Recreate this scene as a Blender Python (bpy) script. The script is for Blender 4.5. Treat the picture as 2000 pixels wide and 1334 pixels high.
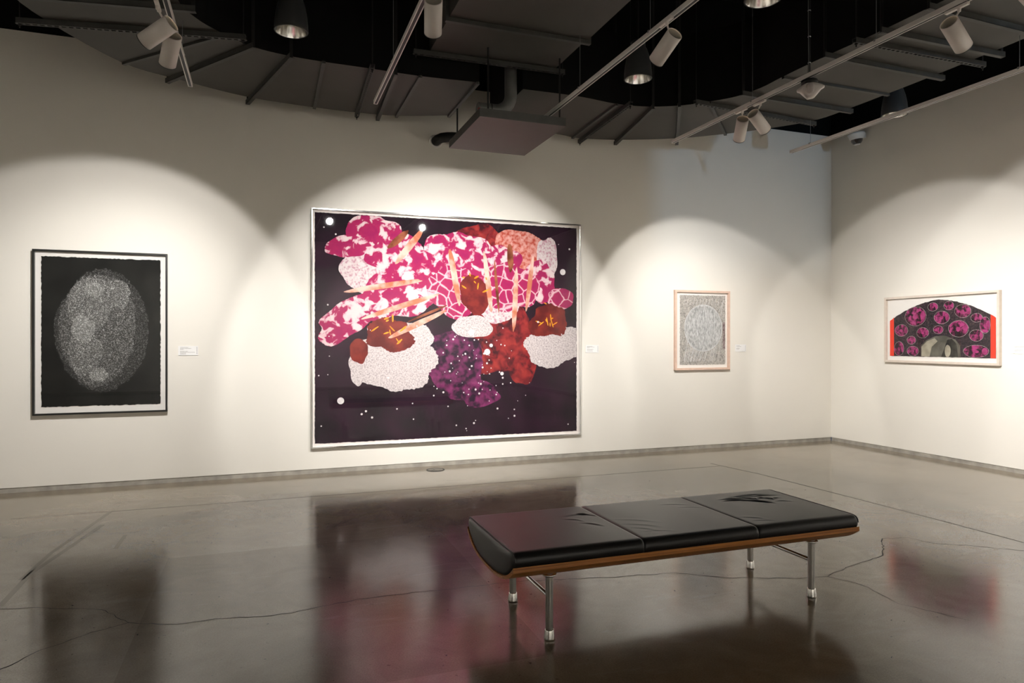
import bpy, bmesh, math, random
from mathutils import Vector, Matrix
random.seed(7)
scn = bpy.context.scene
for o in list(bpy.data.objects):
    bpy.data.objects.remove(o, do_unlink=True)
col = scn.collection
PI = math.pi

# ------------------------------------------------------------------ camera, world, big lights, exposure
YAW = 0.3485
cam_d = bpy.data.cameras.new('camera'); cam = bpy.data.objects.new('camera', cam_d); col.objects.link(cam)
cam_d.sensor_width = 36.0; cam_d.lens = 23.994; cam_d.shift_y = -0.00098
cam_d.clip_start = 0.05; cam_d.clip_end = 200
cam.location = (0, 0, 1.5); cam.rotation_euler = (PI / 2, 0, -YAW)
scn.camera = cam

w = bpy.data.worlds.new('world'); scn.world = w; w.use_nodes = True
w.node_tree.nodes['Background'].inputs[0].default_value = (0.45, 0.62, 1.0, 1)
w.node_tree.nodes['Background'].inputs[1].default_value = 0.25

scn.view_settings.view_transform = 'Standard'
scn.view_settings.look = 'None'
scn.view_settings.exposure = 0.0
scn.view_settings.gamma = 1.0
scn.view_settings.use_curve_mapping = False

# cool daylight that reaches the far wall through a window behind the camera
DAY_POWER = 760
dl = bpy.data.lights.new('daylight', 'AREA'); dl.shape = 'RECTANGLE'; dl.size = 0.35; dl.size_y = 0.6
dl.energy = DAY_POWER; dl.color = (0.42, 0.68, 1.0)
dlo = bpy.data.objects.new('daylight', dl); col.objects.link(dlo)
dlo.location = (7.0, -20.0, 1.5)
dlo.rotation_euler = (Vector((6.5, 7.98, 3.6)) - Vector(dlo.location)).to_track_quat('-Z', 'Y').to_euler()

SPOT = 725.0           # base power of one track spotlight
SPOT_COL = (1.0, 0.975, 0.955)

# ------------------------------------------------------------------ materials
MATS = {}
def nodes_of(m):
    return m.node_tree.nodes, m.node_tree.links
def mat(name, colr, rough=0.5, metal=0.0, spec=0.5, var=0.0, scale=8.0, bump=0.0, bscale=60.0, coat=0.0, ior=1.5):
    m = bpy.data.materials.new(name); m.use_nodes = True
    N, L = nodes_of(m); p = N['Principled BSDF']
    c = (colr[0], colr[1], colr[2], 1)
    p.inputs['Roughness'].default_value = rough
    p.inputs['Metallic'].default_value = metal
    p.inputs['Specular IOR Level'].default_value = spec
    p.inputs['IOR'].default_value = ior
    p.inputs['Coat Weight'].default_value = coat
    tc = N.new('ShaderNodeTexCoord')
    nz = N.new('ShaderNodeTexNoise'); nz.inputs['Scale'].default_value = scale; nz.inputs['Detail'].default_value = 5
    L.new(tc.outputs['Object'], nz.inputs['Vector'])
    rp = N.new('ShaderNodeValToRGB')
    rp.color_ramp.elements[0].position = 0.3; rp.color_ramp.elements[1].position = 0.7
    rp.color_ramp.elements[0].color = tuple(max(0, v * (1 - var)) for v in colr) + (1,)
    rp.color_ramp.elements[1].color = tuple(min(1, v * (1 + var)) for v in colr) + (1,)
    L.new(nz.outputs['Fac'], rp.inputs['Fac']); L.new(rp.outputs['Color'], p.inputs['Base Color'])
    if bump > 0:
        n2 = N.new('ShaderNodeTexNoise'); n2.inputs['Scale'].default_value = bscale; n2.inputs['Detail'].default_value = 4
        L.new(tc.outputs['Object'], n2.inputs['Vector'])
        b = N.new('ShaderNodeBump'); b.inputs['Strength'].default_value = bump; b.inputs['Distance'].default_value = 0.002
        L.new(n2.outputs['Fac'], b.inputs['Height']); L.new(b.outputs['Normal'], p.inputs['Normal'])
    MATS[name] = m
    return m

mat('wall_paint', (0.82, 0.785, 0.712), 0.85, var=0.012, scale=1.3, bump=0.06, bscale=220, spec=0.2)
mat('wall_dark', (0.006, 0.006, 0.0055), 0.9, spec=0.15)
mat('ceiling_black', (0.006, 0.006, 0.0055), 0.95, spec=0.1)
mat('base_grey', (0.36, 0.335, 0.29), 0.55, var=0.25, scale=9)
mat('duct_grey', (0.060, 0.056, 0.049), 0.62, var=0.10, scale=2.2, spec=0.3)
mat('duct_shaded', (0.006, 0.006, 0.0055), 0.85, spec=0.15)  # curved duct sides and top: their shade put into the colour as near black
mat('strut_grey', (0.052, 0.052, 0.048), 0.55, var=0.15, scale=14, spec=0.35)
mat('hanger_dark', (0.014, 0.014, 0.013), 0.6, spec=0.3)
mat('track_white', (0.72, 0.69, 0.65), 0.4)
mat('slot_black', (0.012, 0.012, 0.012), 0.6)
mat('lamp_white', (0.74, 0.68, 0.63), 0.38, spec=0.4)
mat('lamp_back', (0.34, 0.31, 0.25), 0.6, var=0.2, scale=300)
mat('pendant_grey', (0.05, 0.052, 0.052), 0.42, spec=0.4)
mat('reflector', (0.80, 0.79, 0.76), 0.16, metal=1.0)
mat('wire_steel', (0.30, 0.30, 0.29), 0.4, metal=0.7)
mat('cable_black', (0.012, 0.012, 0.012), 0.5)
mat('pipe_zinc', (0.20, 0.20, 0.19), 0.45, metal=0.5, var=0.2, scale=7)
mat('pan_grey', (0.070, 0.063, 0.056), 0.6, var=0.08, scale=3)
mat('sensor_white', (0.72, 0.66, 0.62), 0.4)
mat('sensor_lens', (0.48, 0.43, 0.41), 0.3)
mat('plastic_white', (0.78, 0.78, 0.76), 0.35)
mat('dome_black', (0.01, 0.01, 0.012), 0.06, coat=1.0)
mat('frame_black', (0.012, 0.0115, 0.010), 0.38)
mat('frame_chrome', (0.78, 0.78, 0.77), 0.10, metal=1.0)
mat('frame_maple', (0.72, 0.52, 0.41), 0.5, var=0.07, scale=20)
mat('frame_pale', (0.70, 0.61, 0.52), 0.5, var=0.05, scale=20)
mat('mat_board', (0.84, 0.81, 0.76), 0.9)
mat('card', (0.86, 0.85, 0.83), 0.7)
mat('ink', (0.38, 0.36, 0.345), 0.8)
mat('chrome', (0.74, 0.73, 0.70), 0.16, metal=1.0)
mat('brushed', (0.46, 0.44, 0.41), 0.30, metal=1.0, var=0.06, scale=30)
mat('bolt_red', (0.35, 0.015, 0.02), 0.5)
mat('crack_dark', (0.022, 0.018, 0.014), 0.85, spec=0.15)
mat('joint_grey', (0.085, 0.077, 0.066), 0.6)
mat('disc_brass', (0.20, 0.18, 0.15), 0.4, metal=0.5, var=0.15, scale=40)
mat('red_strip', (0.85, 0.035, 0.008), 0.8)
mat('lens_glow', (0.9, 0.85, 0.75), 0.4)
m = MATS['lens_glow']; p = m.node_tree.nodes['Principled BSDF']
p.inputs['Emission Color'].default_value = (1, 0.9, 0.75, 1); p.inputs['Emission Strength'].default_value = 420

# black leather
m = mat('leather', (0.013, 0.0125, 0.0122), 0.36, var=0.12, scale=5, bump=0.10, bscale=420, spec=0.5)
# clear picture glass: mirror by fresnel over clear
m = bpy.data.materials.new('picture_glass'); m.use_nodes = True; N, L = nodes_of(m); N.clear()
out = N.new('ShaderNodeOutputMaterial'); mx = N.new('ShaderNodeMixShader'); tr = N.new('ShaderNodeBsdfTransparent')
gl = N.new('ShaderNodeBsdfGlossy'); gl.inputs['Roughness'].default_value = 0.015
fr = N.new('ShaderNodeFresnel'); ge = N.new('ShaderNodeNewGeometry'); mr = N.new('ShaderNodeMapRange')
mr.inputs[3].default_value = 1.5; mr.inputs[4].default_value = 1 / 1.5      # same reflectance from either face
L.new(ge.outputs['Backfacing'], mr.inputs[0]); L.new(mr.outputs[0], fr.inputs['IOR'])
L.new(fr.outputs[0], mx.inputs[0]); L.new(tr.outputs[0], mx.inputs[1]); L.new(gl.outputs[0], mx.inputs[2]); L.new(mx.outputs[0], out.inputs[0])
MATS['picture_glass'] = m

# plywood with laminations
m = bpy.data.materials.new('plywood'); m.use_nodes = True; N, L = nodes_of(m); p = N['Principled BSDF']
tc = N.new('ShaderNodeTexCoord'); mp = N.new('ShaderNodeMapping'); mp.inputs['Scale'].default_value = (1.2, 60, 420)
nz = N.new('ShaderNodeTexNoise'); nz.inputs['Scale'].default_value = 1.0; nz.inputs['Detail'].default_value = 3
rp = N.new('ShaderNodeValToRGB'); rp.color_ramp.elements[0].position = 0.33; rp.color_ramp.elements[1].position = 0.66
rp.color_ramp.elements[0].color = (0.24, 0.075, 0.012, 1); rp.color_ramp.elements[1].color = (0.60, 0.24, 0.045, 1)
L.new(tc.outputs['Object'], mp.inputs[0]); L.new(mp.outputs[0], nz.inputs[0]); L.new(nz.outputs['Fac'], rp.inputs[0]); L.new(rp.outputs[0], p.inputs['Base Color'])
p.inputs['Roughness'].default_value = 0.35
MATS['plywood'] = m

# polished concrete
def make_floor_mat():
    m = bpy.data.materials.new('polished_concrete'); m.use_nodes = True; N, L = nodes_of(m); p = N['Principled BSDF']
    g = N.new('ShaderNodeNewGeometry'); pos = g.outputs['Position']
    def noise(scale, detail=6, rough=0.55, dist=0.0, vec=pos):
        n = N.new('ShaderNodeTexNoise'); n.inputs['Scale'].default_value = scale; n.inputs['Detail'].default_value = detail
        n.inputs['Roughness'].default_value = rough; n.inputs['Distortion'].default_value = dist
        L.new(vec, n.inputs['Vector']); return n.outputs['Fac']
    def ramp(fac, a, b, p0=0.3, p1=0.7):
        r = N.new('ShaderNodeValToRGB'); r.color_ramp.elements[0].position = p0; r.color_ramp.elements[1].position = p1
        r.color_ramp.elements[0].color = a; r.color_ramp.elements[1].color = b
        L.new(fac, r.inputs[0]); return r.outputs[0]
    def mul(a, b, fac=1.0):
        x = N.new('ShaderNodeMix'); x.data_type = 'RGBA'; x.blend_type = 'MULTIPLY'; x.inputs[0].default_value = fac
        L.new(a, x.inputs[6]); L.new(b, x.inputs[7]); return x.outputs[2]
    def math_(op, a, b=None, v=0.0):
        x = N.new('ShaderNodeMath'); x.operation = op
        L.new(a, x.inputs[0])
        if b is not None: L.new(b, x.inputs[1])
        else: x.inputs[1].default_value = v
        return x.outputs[0]
    big = ramp(noise(0.55, 5, 0.55, 0.6), (0.160, 0.126, 0.084, 1), (0.265, 0.217, 0.152, 1))
    mid = ramp(noise(2.6, 8, 0.62, 1.2), (0.80, 0.79, 0.78, 1), (1.12, 1.12, 1.12, 1))
    fine = ramp(noise(120, 4, 0.75), (0.70, 0.69, 0.68, 1), (1.22, 1.22, 1.22, 1), 0.25, 0.75)
    c = mul(mul(big, mid), fine)
    # dark aggregate specks
    sp = ramp(noise(34, 2, 0.5), (1, 1, 1, 1), (0.5, 0.48, 0.45, 1), 0.70, 0.76)
    c = mul(c, sp)
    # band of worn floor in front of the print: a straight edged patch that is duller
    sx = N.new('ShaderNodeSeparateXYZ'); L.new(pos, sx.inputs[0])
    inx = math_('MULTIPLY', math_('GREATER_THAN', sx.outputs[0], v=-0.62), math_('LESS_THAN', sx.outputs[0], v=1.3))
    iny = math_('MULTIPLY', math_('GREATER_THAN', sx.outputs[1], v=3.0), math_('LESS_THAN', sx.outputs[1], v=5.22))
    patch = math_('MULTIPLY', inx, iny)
    # pale drag marks, stretched noise
    mp = N.new('ShaderNodeMapping'); mp.inputs['Scale'].default_value = (0.5, 3.4, 1); mp.inputs['Rotation'].default_value = (0, 0, 0.55)
    L.new(pos, mp.inputs[0])
    drag = noise(2.1, 7, 0.65, 1.5, mp.outputs[0])
    dr = ramp(drag, (0, 0, 0, 1), (1, 1, 1, 1), 0.60, 0.72)
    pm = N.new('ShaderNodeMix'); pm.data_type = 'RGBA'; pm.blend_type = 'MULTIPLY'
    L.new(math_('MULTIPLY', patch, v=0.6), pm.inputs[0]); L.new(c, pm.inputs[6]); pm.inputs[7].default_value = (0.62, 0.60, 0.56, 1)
    dm = N.new('ShaderNodeMix'); dm.data_type = 'RGBA'; dm.blend_type = 'MIX'
    L.new(math_('MULTIPLY', dr, v=0.16), dm.inputs[0]); L.new(pm.outputs[2], dm.inputs[6]); dm.inputs[7].default_value = (0.36, 0.33, 0.29, 1)
    L.new(dm.outputs[2], p.inputs['Base Color'])
    # gloss
    r1 = N.new('ShaderNodeMapRange'); r1.inputs[1].default_value = 0.3; r1.inputs[2].default_value = 0.7
    r1.inputs[3].default_value = 0.105; r1.inputs[4].default_value = 0.165
    L.new(noise(1.7, 6, 0.6, 0.8), r1.inputs[0])
    ra = math_('ADD', r1.outputs[0], math_('MULTIPLY', dr, v=0.05))
    rb = math_('ADD', ra, math_('MULTIPLY', patch, v=0.04))
    L.new(rb, p.inputs['Roughness'])
    p.inputs['IOR'].default_value = 1.72
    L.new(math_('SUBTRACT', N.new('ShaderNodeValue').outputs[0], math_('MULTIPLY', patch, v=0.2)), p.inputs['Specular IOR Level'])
    [n for n in N if n.type == 'VALUE'][0].outputs[0].default_value = 0.5
    bm_ = N.new('ShaderNodeBump'); bm_.inputs['Strength'].default_value = 0.006; bm_.inputs['Distance'].default_value = 0.01
    L.new(noise(3.0, 5, 0.6), bm_.inputs['Height']); L.new(bm_.outputs[0], p.inputs['Normal'])
    MATS['polished_concrete'] = m
make_floor_mat()

# print inks with mottled texture: two or three colours broken up by noise
def ink(name, cols, scale, pos=(0.42, 0.52, 0.6), rough=0.75, detail=4, dist=0.0, voronoi=False, stretch=(1, 1, 1)):
    m = bpy.data.materials.new(name); m.use_nodes = True; N, L = nodes_of(m); p = N['Principled BSDF']
    tc = N.new('ShaderNodeTexCoord'); mp = N.new('ShaderNodeMapping'); mp.inputs['Scale'].default_value = stretch
    L.new(tc.outputs['Object'], mp.inputs[0])
    if voronoi:
        t = N.new('ShaderNodeTexVoronoi'); t.feature = 'DISTANCE_TO_EDGE'; t.inputs['Scale'].default_value = scale
        nz = N.new('ShaderNodeTexNoise'); nz.inputs['Scale'].default_value = scale * 0.8; nz.inputs['Detail'].default_value = 3
        L.new(mp.outputs[0], nz.inputs[0])
        ad = N.new('ShaderNodeMix'); ad.data_type = 'VECTOR'; ad.inputs[0].default_value = 0.06
        L.new(mp.outputs[0], ad.inputs[4]); L.new(nz.outputs['Color'], ad.inputs[5])
        L.new(ad.outputs[1], t.inputs['Vector']); f = t.outputs['Distance']
    else:
        t = N.new('ShaderNodeTexNoise'); t.inputs['Scale'].default_value = scale; t.inputs['Detail'].default_value = detail
        t.inputs['Distortion'].default_value = dist
        L.new(mp.outputs[0], t.inputs['Vector']); f = t.outputs['Fac']
    r = N.new('ShaderNodeValToRGB'); el = r.color_ramp.elements
    while len(el) < len(cols): el.new(0.5)
    for i, c in enumerate(cols):
        el[i].position = pos[i]; el[i].color = (c[0], c[1], c[2], 1)
    L.new(f, r.inputs[0]); L.new(r.outputs[0], p.inputs['Base Color'])
    p.inputs['Roughness'].default_value = rough; p.inputs['Specular IOR Level'].default_value = 0.15
    MATS[name] = m
    return m
MAG = (0.36, 0.018, 0.09); PINKW = (0.66, 0.54, 0.53); 
ink('aubergine', [(0.012, 0.006, 0.010), (0.03, 0.010, 0.022)], 3.0, (0.35, 0.7))
ink('ink_petal', [(0.30, 0.012, 0.09), MAG, (0.66, 0.42, 0.46), PINKW], 9, (0.30, 0.50, 0.545, 0.62), detail=7, dist=0.5)
ink('ink_petal_net', [(0.68, 0.42, 0.46), MAG, (0.30, 0.012, 0.09)], 8, (0.02, 0.07, 0.5), voronoi=True)
ink('ink_white', [(0.36, 0.31, 0.31), (0.56, 0.49, 0.48), (0.63, 0.57, 0.56)], 60, (0.36, 0.5, 0.64))
ink('ink_white_pink', [(0.45, 0.24, 0.29), (0.57, 0.47, 0.47), (0.63, 0.56, 0.55)], 42, (0.38, 0.48, 0.62))
ink('ink_red', [(0.05, 0.008, 0.012), (0.20, 0.016, 0.02), (0.34, 0.035, 0.03)], 9, (0.36, 0.5, 0.68), dist=0.6)
ink('ink_darkred', [(0.11, 0.012, 0.012), (0.21, 0.025, 0.018)], 7, (0.4, 0.6))
ink('ink_salmon', [(0.42, 0.07, 0.045), (0.58, 0.22, 0.18), (0.64, 0.33, 0.29)], 24, (0.38, 0.52, 0.66))
ink('ink_skin', [(0.50, 0.16, 0.085), (0.74, 0.50, 0.41)], 5, (0.4, 0.6))
ink('ink_brown', [(0.12, 0.03, 0.012), (0.32, 0.10, 0.05)], 6, (0.4, 0.6))
ink('ink_orange', [(0.68, 0.22, 0.01), (0.76, 0.34, 0.02)], 20, (0.4, 0.6))
ink('ink_violet', [(0.02, 0.008, 0.02), (0.13, 0.018, 0.075), (0.22, 0.03, 0.12)], 11, (0.42, 0.56, 0.72))
ink('ink_dot', [(0.66, 0.60, 0.60), (0.74, 0.69, 0.68)], 20, (0.4, 0.6))
ink('paper_white', [(0.80, 0.73, 0.68), (0.84, 0.78, 0.73)], 12, (0.4, 0.6))
# speckled grey pulp
ink('charcoal', [(0.010, 0.010, 0.009), (0.017, 0.017, 0.015)], 4.0, (0.35, 0.7))
for i, (a, b) in enumerate(((0.02, 0.15), (0.045, 0.34), (0.09, 0.50), (0.18, 0.60))):
    ink('speckle_%d' % i, [(a * .6, a * .6, a * .55), (a, a, a * .95), (b, b * .99, b * .95)], 62, (0.02, 0.10, 0.34), voronoi=True)
# fine line print
ink('etch_ground', [(0.22, 0.205, 0.19), (0.40, 0.375, 0.34), (0.54, 0.50, 0.45)], 34, (0.34, 0.5, 0.66), detail=8, dist=1.5)
ink('etch_oval', [(0.27, 0.27, 0.265), (0.44, 0.44, 0.43), (0.64, 0.64, 0.63)], 40, (0.36, 0.5, 0.66), detail=6, dist=0.6, stretch=(1.6, 1, 0.5))
ink('etch_line', [(0.66, 0.67, 0.68), (0.78, 0.79, 0.79)], 60, (0.4, 0.6))
ink('etch_plum', [(0.14, 0.09, 0.09), (0.30, 0.24, 0.23)], 40, (0.4, 0.6))
# arch collage
ink('scribble', [(0.010, 0.008, 0.010), (0.035, 0.022, 0.030), (0.10, 0.06, 0.05)], 16, (0.40, 0.55, 0.74), detail=6, dist=3.0)
ink('disc_photo', [(0.010, 0.004, 0.007), (0.12, 0.009, 0.05), (0.40, 0.04, 0.18)], 17, (0.40, 0.50, 0.62), detail=2, dist=0.8)
ink('disc_pink', [(0.22, 0.014, 0.09), (0.40, 0.04, 0.18)], 12, (0.4, 0.6))
ink('sepia_dark', [(0.012, 0.011, 0.010), (0.05, 0.047, 0.038)], 7, (0.4, 0.65))
ink('sepia_mid', [(0.07, 0.066, 0.052), (0.16, 0.15, 0.12)], 5, (0.35, 0.65))
ink('sepia_light', [(0.22, 0.20, 0.15), (0.42, 0.38, 0.29)], 6, (0.35, 0.65))

# ------------------------------------------------------------------ mesh helpers
class MB:
    def __init__(s): s.v = []; s.f = []; s.sm = []; s.mi = []
    def add(s, vs, fs, smooth=False, mi=0):
        b = len(s.v); s.v += [tuple(x) for x in vs]
        for f in fs: s.f.append(tuple(i + b for i in f)); s.sm.append(smooth); s.mi.append(mi)
        return s
    def box(s, x0, x1, y0, y1, z0, z1, mi=0):
        vs = [(x, y, z) for z in (z0, z1) for y in (y0, y1) for x in (x0, x1)]
        return s.add(vs, [(0, 2, 3, 1), (4, 5, 7, 6), (0, 1, 5, 4), (2, 6, 7, 3), (0, 4, 6, 2), (1, 3, 7, 5)], mi=mi)
    def obox(s, a, b, wd, ht, up=(0, 0, 1), mi=0):
        # beam from a to b; width wd sideways, height ht upward, a-b is the bottom centre line
        a = Vector(a); b = Vector(b); d = (b - a).normalized(); u = Vector(up); sd = d.cross(u).normalized(); u = sd.cross(d).normalized()
        vs = [p + sd * q * wd / 2 + u * h for h in (0, ht) for p in (a, b) for q in (-1, 1)]
        return s.add(vs, [(0, 2, 3, 1), (4, 5, 7, 6), (0, 1, 5, 4), (2, 6, 7, 3), (0, 4, 6, 2), (1, 3, 7, 5)], mi=mi)
    def tube(s, pts, r, n=12, cap=True):
        pts = [Vector(p) for p in pts]; rings = []
        rr = r if isinstance(r, (list, tuple)) else [r] * len(pts)
        ref = None
        for i, p in enumerate(pts):
            d = (pts[min(i + 1, len(pts) - 1)] - pts[max(i - 1, 0)]).normalized()
            if ref is None: ref = Vector((0, 0, 1)) if abs(d.z) < 0.9 else Vector((1, 0, 0))
            x = ref - d * ref.dot(d); x.normalize(); ref = x; y = d.cross(x)
            rings.append([p + (x * math.cos(2 * PI * k / n) + y * math.sin(2 * PI * k / n)) * rr[i] for k in range(n)])
        vs = [v for R in rings for v in R]; fs = []
        for i in range(len(rings) - 1):
            for k in range(n):
                fs.append((i * n + k, i * n + (k + 1) % n, (i + 1) * n + (k + 1) % n, (i + 1) * n + k))
        s.add(vs, fs, True)
        if cap:
            s.add(rings[0], [tuple(reversed(range(n)))]); s.add(rings[-1], [tuple(range(n))])
        return s
    def lathe(s, prof, c=(0, 0, 0), n=32, axis=None, smooth=True):
        # prof: (radius, height) list; axis rotation matrix optional
        M = axis if axis is not None else Matrix.Identity(3); c = Vector(c); vs = []; fs = []
        for r, z in prof:
            for k in range(n):
                a = 2 * PI * k / n; vs.append(c + M @ Vector((r * math.cos(a), r * math.sin(a), z)))
        for i in range(len(prof) - 1):
            for k in range(n):
                fs.append((i * n + k, i * n + (k + 1) % n, (i + 1) * n + (k + 1) % n, (i + 1) * n + k))
        return s.add(vs, fs, smooth)
    def prism(s, outline, z0, z1, M=None, mi=0):
        n = len(outline); T = (lambda v: v) if M is None else (lambda v: M @ Vector(v))
        vs = [T((x, y, z0)) for x, y in outline] + [T((x, y, z1)) for x, y in outline]
        fs = [tuple(reversed(range(n))), tuple(range(n, 2 * n))] + [(i, (i + 1) % n, n + (i + 1) % n, n + i) for i in range(n)]
        return s.add(vs, fs, mi=mi)
    def build(s, name, material, parent=None, bevel=0.0, loc=None):
        me = bpy.data.meshes.new(name); me.from_pydata(s.v, [], s.f)
        ms = material if isinstance(material, (list, tuple)) else [material]
        for q in ms: me.materials.append(MATS[q])
        for p, sm, mi in zip(me.polygons, s.sm, s.mi): p.use_smooth = sm; p.material_index = mi
        bm = bmesh.new(); bm.from_mesh(me); bmesh.ops.recalc_face_normals(bm, faces=bm.faces); bm.to_mesh(me); bm.free()
        me.update()
        o = bpy.data.objects.new(name, me); col.objects.link(o)
        if parent is not None:
            o.parent = parent
            o.matrix_parent_inverse = parent.matrix_world.inverted() if loc is None else Matrix.Identity(4)
        if loc is not None: o.location = loc
        if bevel > 0:
            b = o.modifiers.new('bevel', 'BEVEL'); b.width = bevel; b.segments = 2; b.limit_method = 'ANGLE'; b.angle_limit = math.radians(40)
        return o

def tag(o, label=None, cat=None, group=None, kind=None):
    if label: o['label'] = label
    if cat: o['category'] = cat
    if group: o['group'] = group
    if kind: o['kind'] = kind
    return o
def thing(name, loc, label, cat, group=None):
    o = bpy.data.objects.new(name, None); o.empty_display_size = 0.1; o.location = loc
    col.objects.link(o); bpy.context.view_layer.update()
    return tag(o, label, cat, group)
def struct(mb, name, m, parent=None, bevel=0):
    return tag(mb.build(name, m, parent, bevel), kind='structure') if parent is None else mb.build(name, m, parent, bevel)

# ------------------------------------------------------------------ the room
XL, XR_, YF, YB = -6.0, 7.99, -6.0, 7.98
ZW, ZC, ZB = 4.555, 6.3, 0.052
T = 0.3
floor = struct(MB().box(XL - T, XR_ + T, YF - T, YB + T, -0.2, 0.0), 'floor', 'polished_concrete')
floor['label'] = 'brown grey polished concrete floor with cracks and scuffs'
struct(MB().box(XL - T, XR_ + T, YF - T, YB + T, ZC, ZC + 0.2), 'ceiling', 'ceiling_black')
struct(MB().box(XL, XR_ + T, YB, YB + T, ZB, ZW), 'wall_back', 'wall_paint')
struct(MB().box(XR_, XR_ + T, YF, YB, ZB, ZW), 'wall_right', 'wall_paint')
struct(MB().box(XL - T, XL, YF, YB, ZB, ZW), 'wall_left', 'wall_paint')
f = MB()
f.box(XL - T, 5.97, YF - T, YF, ZB, ZW); f.box(7.49, XR_ + T, YF - T, YF, ZB, ZW)
f.box(5.97, 7.49, YF - T, YF, ZB, 2.0); f.box(5.97, 7.49, YF - T, YF, 3.2, ZW)
struct(f, 'wall_front', 'wall_paint')
struct(MB().box(XL, XR_ + T, YB + 0.06, YB + T, ZW, ZC), 'wall_back_upper', 'wall_dark')
struct(MB().box(XR_ + 0.06, XR_ + T, YF, YB + 0.06, ZW, ZC), 'wall_right_upper', 'wall_dark')
struct(MB().box(XL - T, XL - 0.06, YF, YB, ZW, ZC), 'wall_left_upper', 'wall_dark')
struct(MB().box(XL - T, XR_ + T, YF - T, YF - 0.06, ZW, ZC), 'wall_front_upper', 'wall_dark')
struct(MB().box(XL, XR_, YB + 0.008, YB + T, 0, ZB), 'baseboard_back', 'base_grey')
struct(MB().box(XR_ + 0.008, XR_ + T, YF, YB, 0, ZB), 'baseboard_right', 'base_grey')
struct(MB().box(XL - T, XL - 0.008, YF, YB, 0, ZB), 'baseboard_left', 'base_grey')
f = MB(); f.box(XL - T, XR_ + T, YF - T, YF - 0.008, 0, ZB)
struct(f, 'baseboard_front', 'base_grey')

# cracks and a saw joint in the floor: thin ribbons with a shape of their own
def ribbon(pts, wd, name, m, jag=0.0):
    P = []
    for i in range(len(pts) - 1):
        n = max(2, int(math.dist(pts[i], pts[i + 1]) / 0.04)) if jag else 1
        for k in range(n):
            t = k / n; x = pts[i][0] * (1 - t) + pts[i + 1][0] * t; y = pts[i][1] * (1 - t) + pts[i + 1][1] * t
            if jag and (i or k): x += random.uniform(-jag, jag); y += random.uniform(-jag, jag)
            P.append((x, y))
    P.append(pts[-1]); mb = MB(); vs = []
    for i, q in enumerate(P):
        a = P[max(0, i - 1)]; b = P[min(len(P) - 1, i + 1)]; dx, dy = b[0] - a[0], b[1] - a[1]; l = math.hypot(dx, dy) or 1
        ww = wd * (random.uniform(0.45, 1.3) if jag else 1) / 2
        vs += [(q[0] - dy / l * ww, q[1] + dx / l * ww, 0.0006), (q[0] + dy / l * ww, q[1] - dx / l * ww, 0.0006)]
    mb.add(vs, [(2 * i, 2 * i + 1, 2 * i + 3, 2 * i + 2) for i in range(len(P) - 1)])
    return mb.build(name, m, floor)
ribbon([(-1.5, 3.55), (-1.133, 3.725), (-1.01, 3.889), (-0.83, 4.034), (-0.674, 4.099), (-0.441, 3.994), (-0.253, 3.996), (-0.007, 3.95), (0.147, 3.946), (0.52, 4.024), (0.938, 4.01), (1.5, 3.98), (2.0, 3.86), (2.486, 3.783), (2.723, 3.606), (3.136, 3.436), (3.368, 3.391), (3.591, 3.476), (4.06, 3.591), (4.4, 3.9)], 0.006, 'floor_crack', 'crack_dark', 0.009)
ribbon([(4.4, 3.9), (4.6, 3.841), (4.668, 3.663), (4.868, 3.537), (5.092, 3.327), (5.6, 3.0)], 0.006, 'floor_crack', 'crack_dark', 0.009)
ribbon([(-2.2, 4.7), (-1.385, 4.556), (-1.231, 4.523), (-0.848, 4.361), (-0.674, 4.099)], 0.0045, 'floor_crack', 'crack_dark', 0.008)
ribbon([(3.368, 3.391), (3.45, 3.2), (3.40, 2.9), (3.55, 2.6)], 0.0045, 'floor_crack', 'crack_dark', 0.008)
ribbon([(5.12, 7.0), (5.23, 6.284), (5.27, 5.3), (5.3, 4.068), (5.3, 1.0)], 0.012, 'floor_joint', 'joint_grey')
ribbon([(-2.0, 6.83), (2.0, 6.82), (5.12, 6.82)], 0.008, 'floor_joint', 'joint_grey')
# old tape lines, a little darker than the slab
mat('tape_ghost', (0.15, 0.125, 0.085), 0.2)
for pts_, w_ in ((((-1.266, 6.811), (-1.357, 6.092), (-1.412, 5.64), (-1.433, 5.067)), 0.03), (((-1.236, 6.359), (-1.344, 5.615), (-1.412, 5.189), (-1.40, 4.6)), 0.035), (((-1.004, 5.964), (-1.007, 5.594)), 0.03)):
    ribbon(list(pts_), w_, 'floor_tape_mark', 'tape_ghost')
# small marks on the floor
for i in range(46):
    x = random.uniform(-2.2, 5.6); y = random.uniform(2.0, 6.6); a = random.uniform(0, PI); l = random.uniform(0.004, 0.022)
    ribbon([(x, y), (x + l * math.cos(a), y + l * math.sin(a))], random.uniform(0.003, 0.007), 'floor_mark', 'crack_dark')

# floor service cover near the back wall
t = thing('floor_cover', (1.868, 7.74, 0), 'round metal floor cover in front of the large print', 'floor cover')
MB().lathe([(0.0, 0.004), (0.088, 0.004), (0.09, 0.0)], (1.868, 7.74, 0), 40).build('cover_plate', 'disc_brass', t)
MB().lathe([(0.091, 0.0), (0.091, 0.005), (0.102, 0.005), (0.106, 0.0)], (1.868, 7.74, 0), 40).build('rim', 'strut_grey', t)
for dx in (-0.045, -0.02):
    MB().box(1.868 + dx - 0.01, 1.868 + dx + 0.01, 7.745 + dx, 7.765 + dx, 0.004, 0.0048).build('finger_hole', 'slot_black', t)

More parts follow.
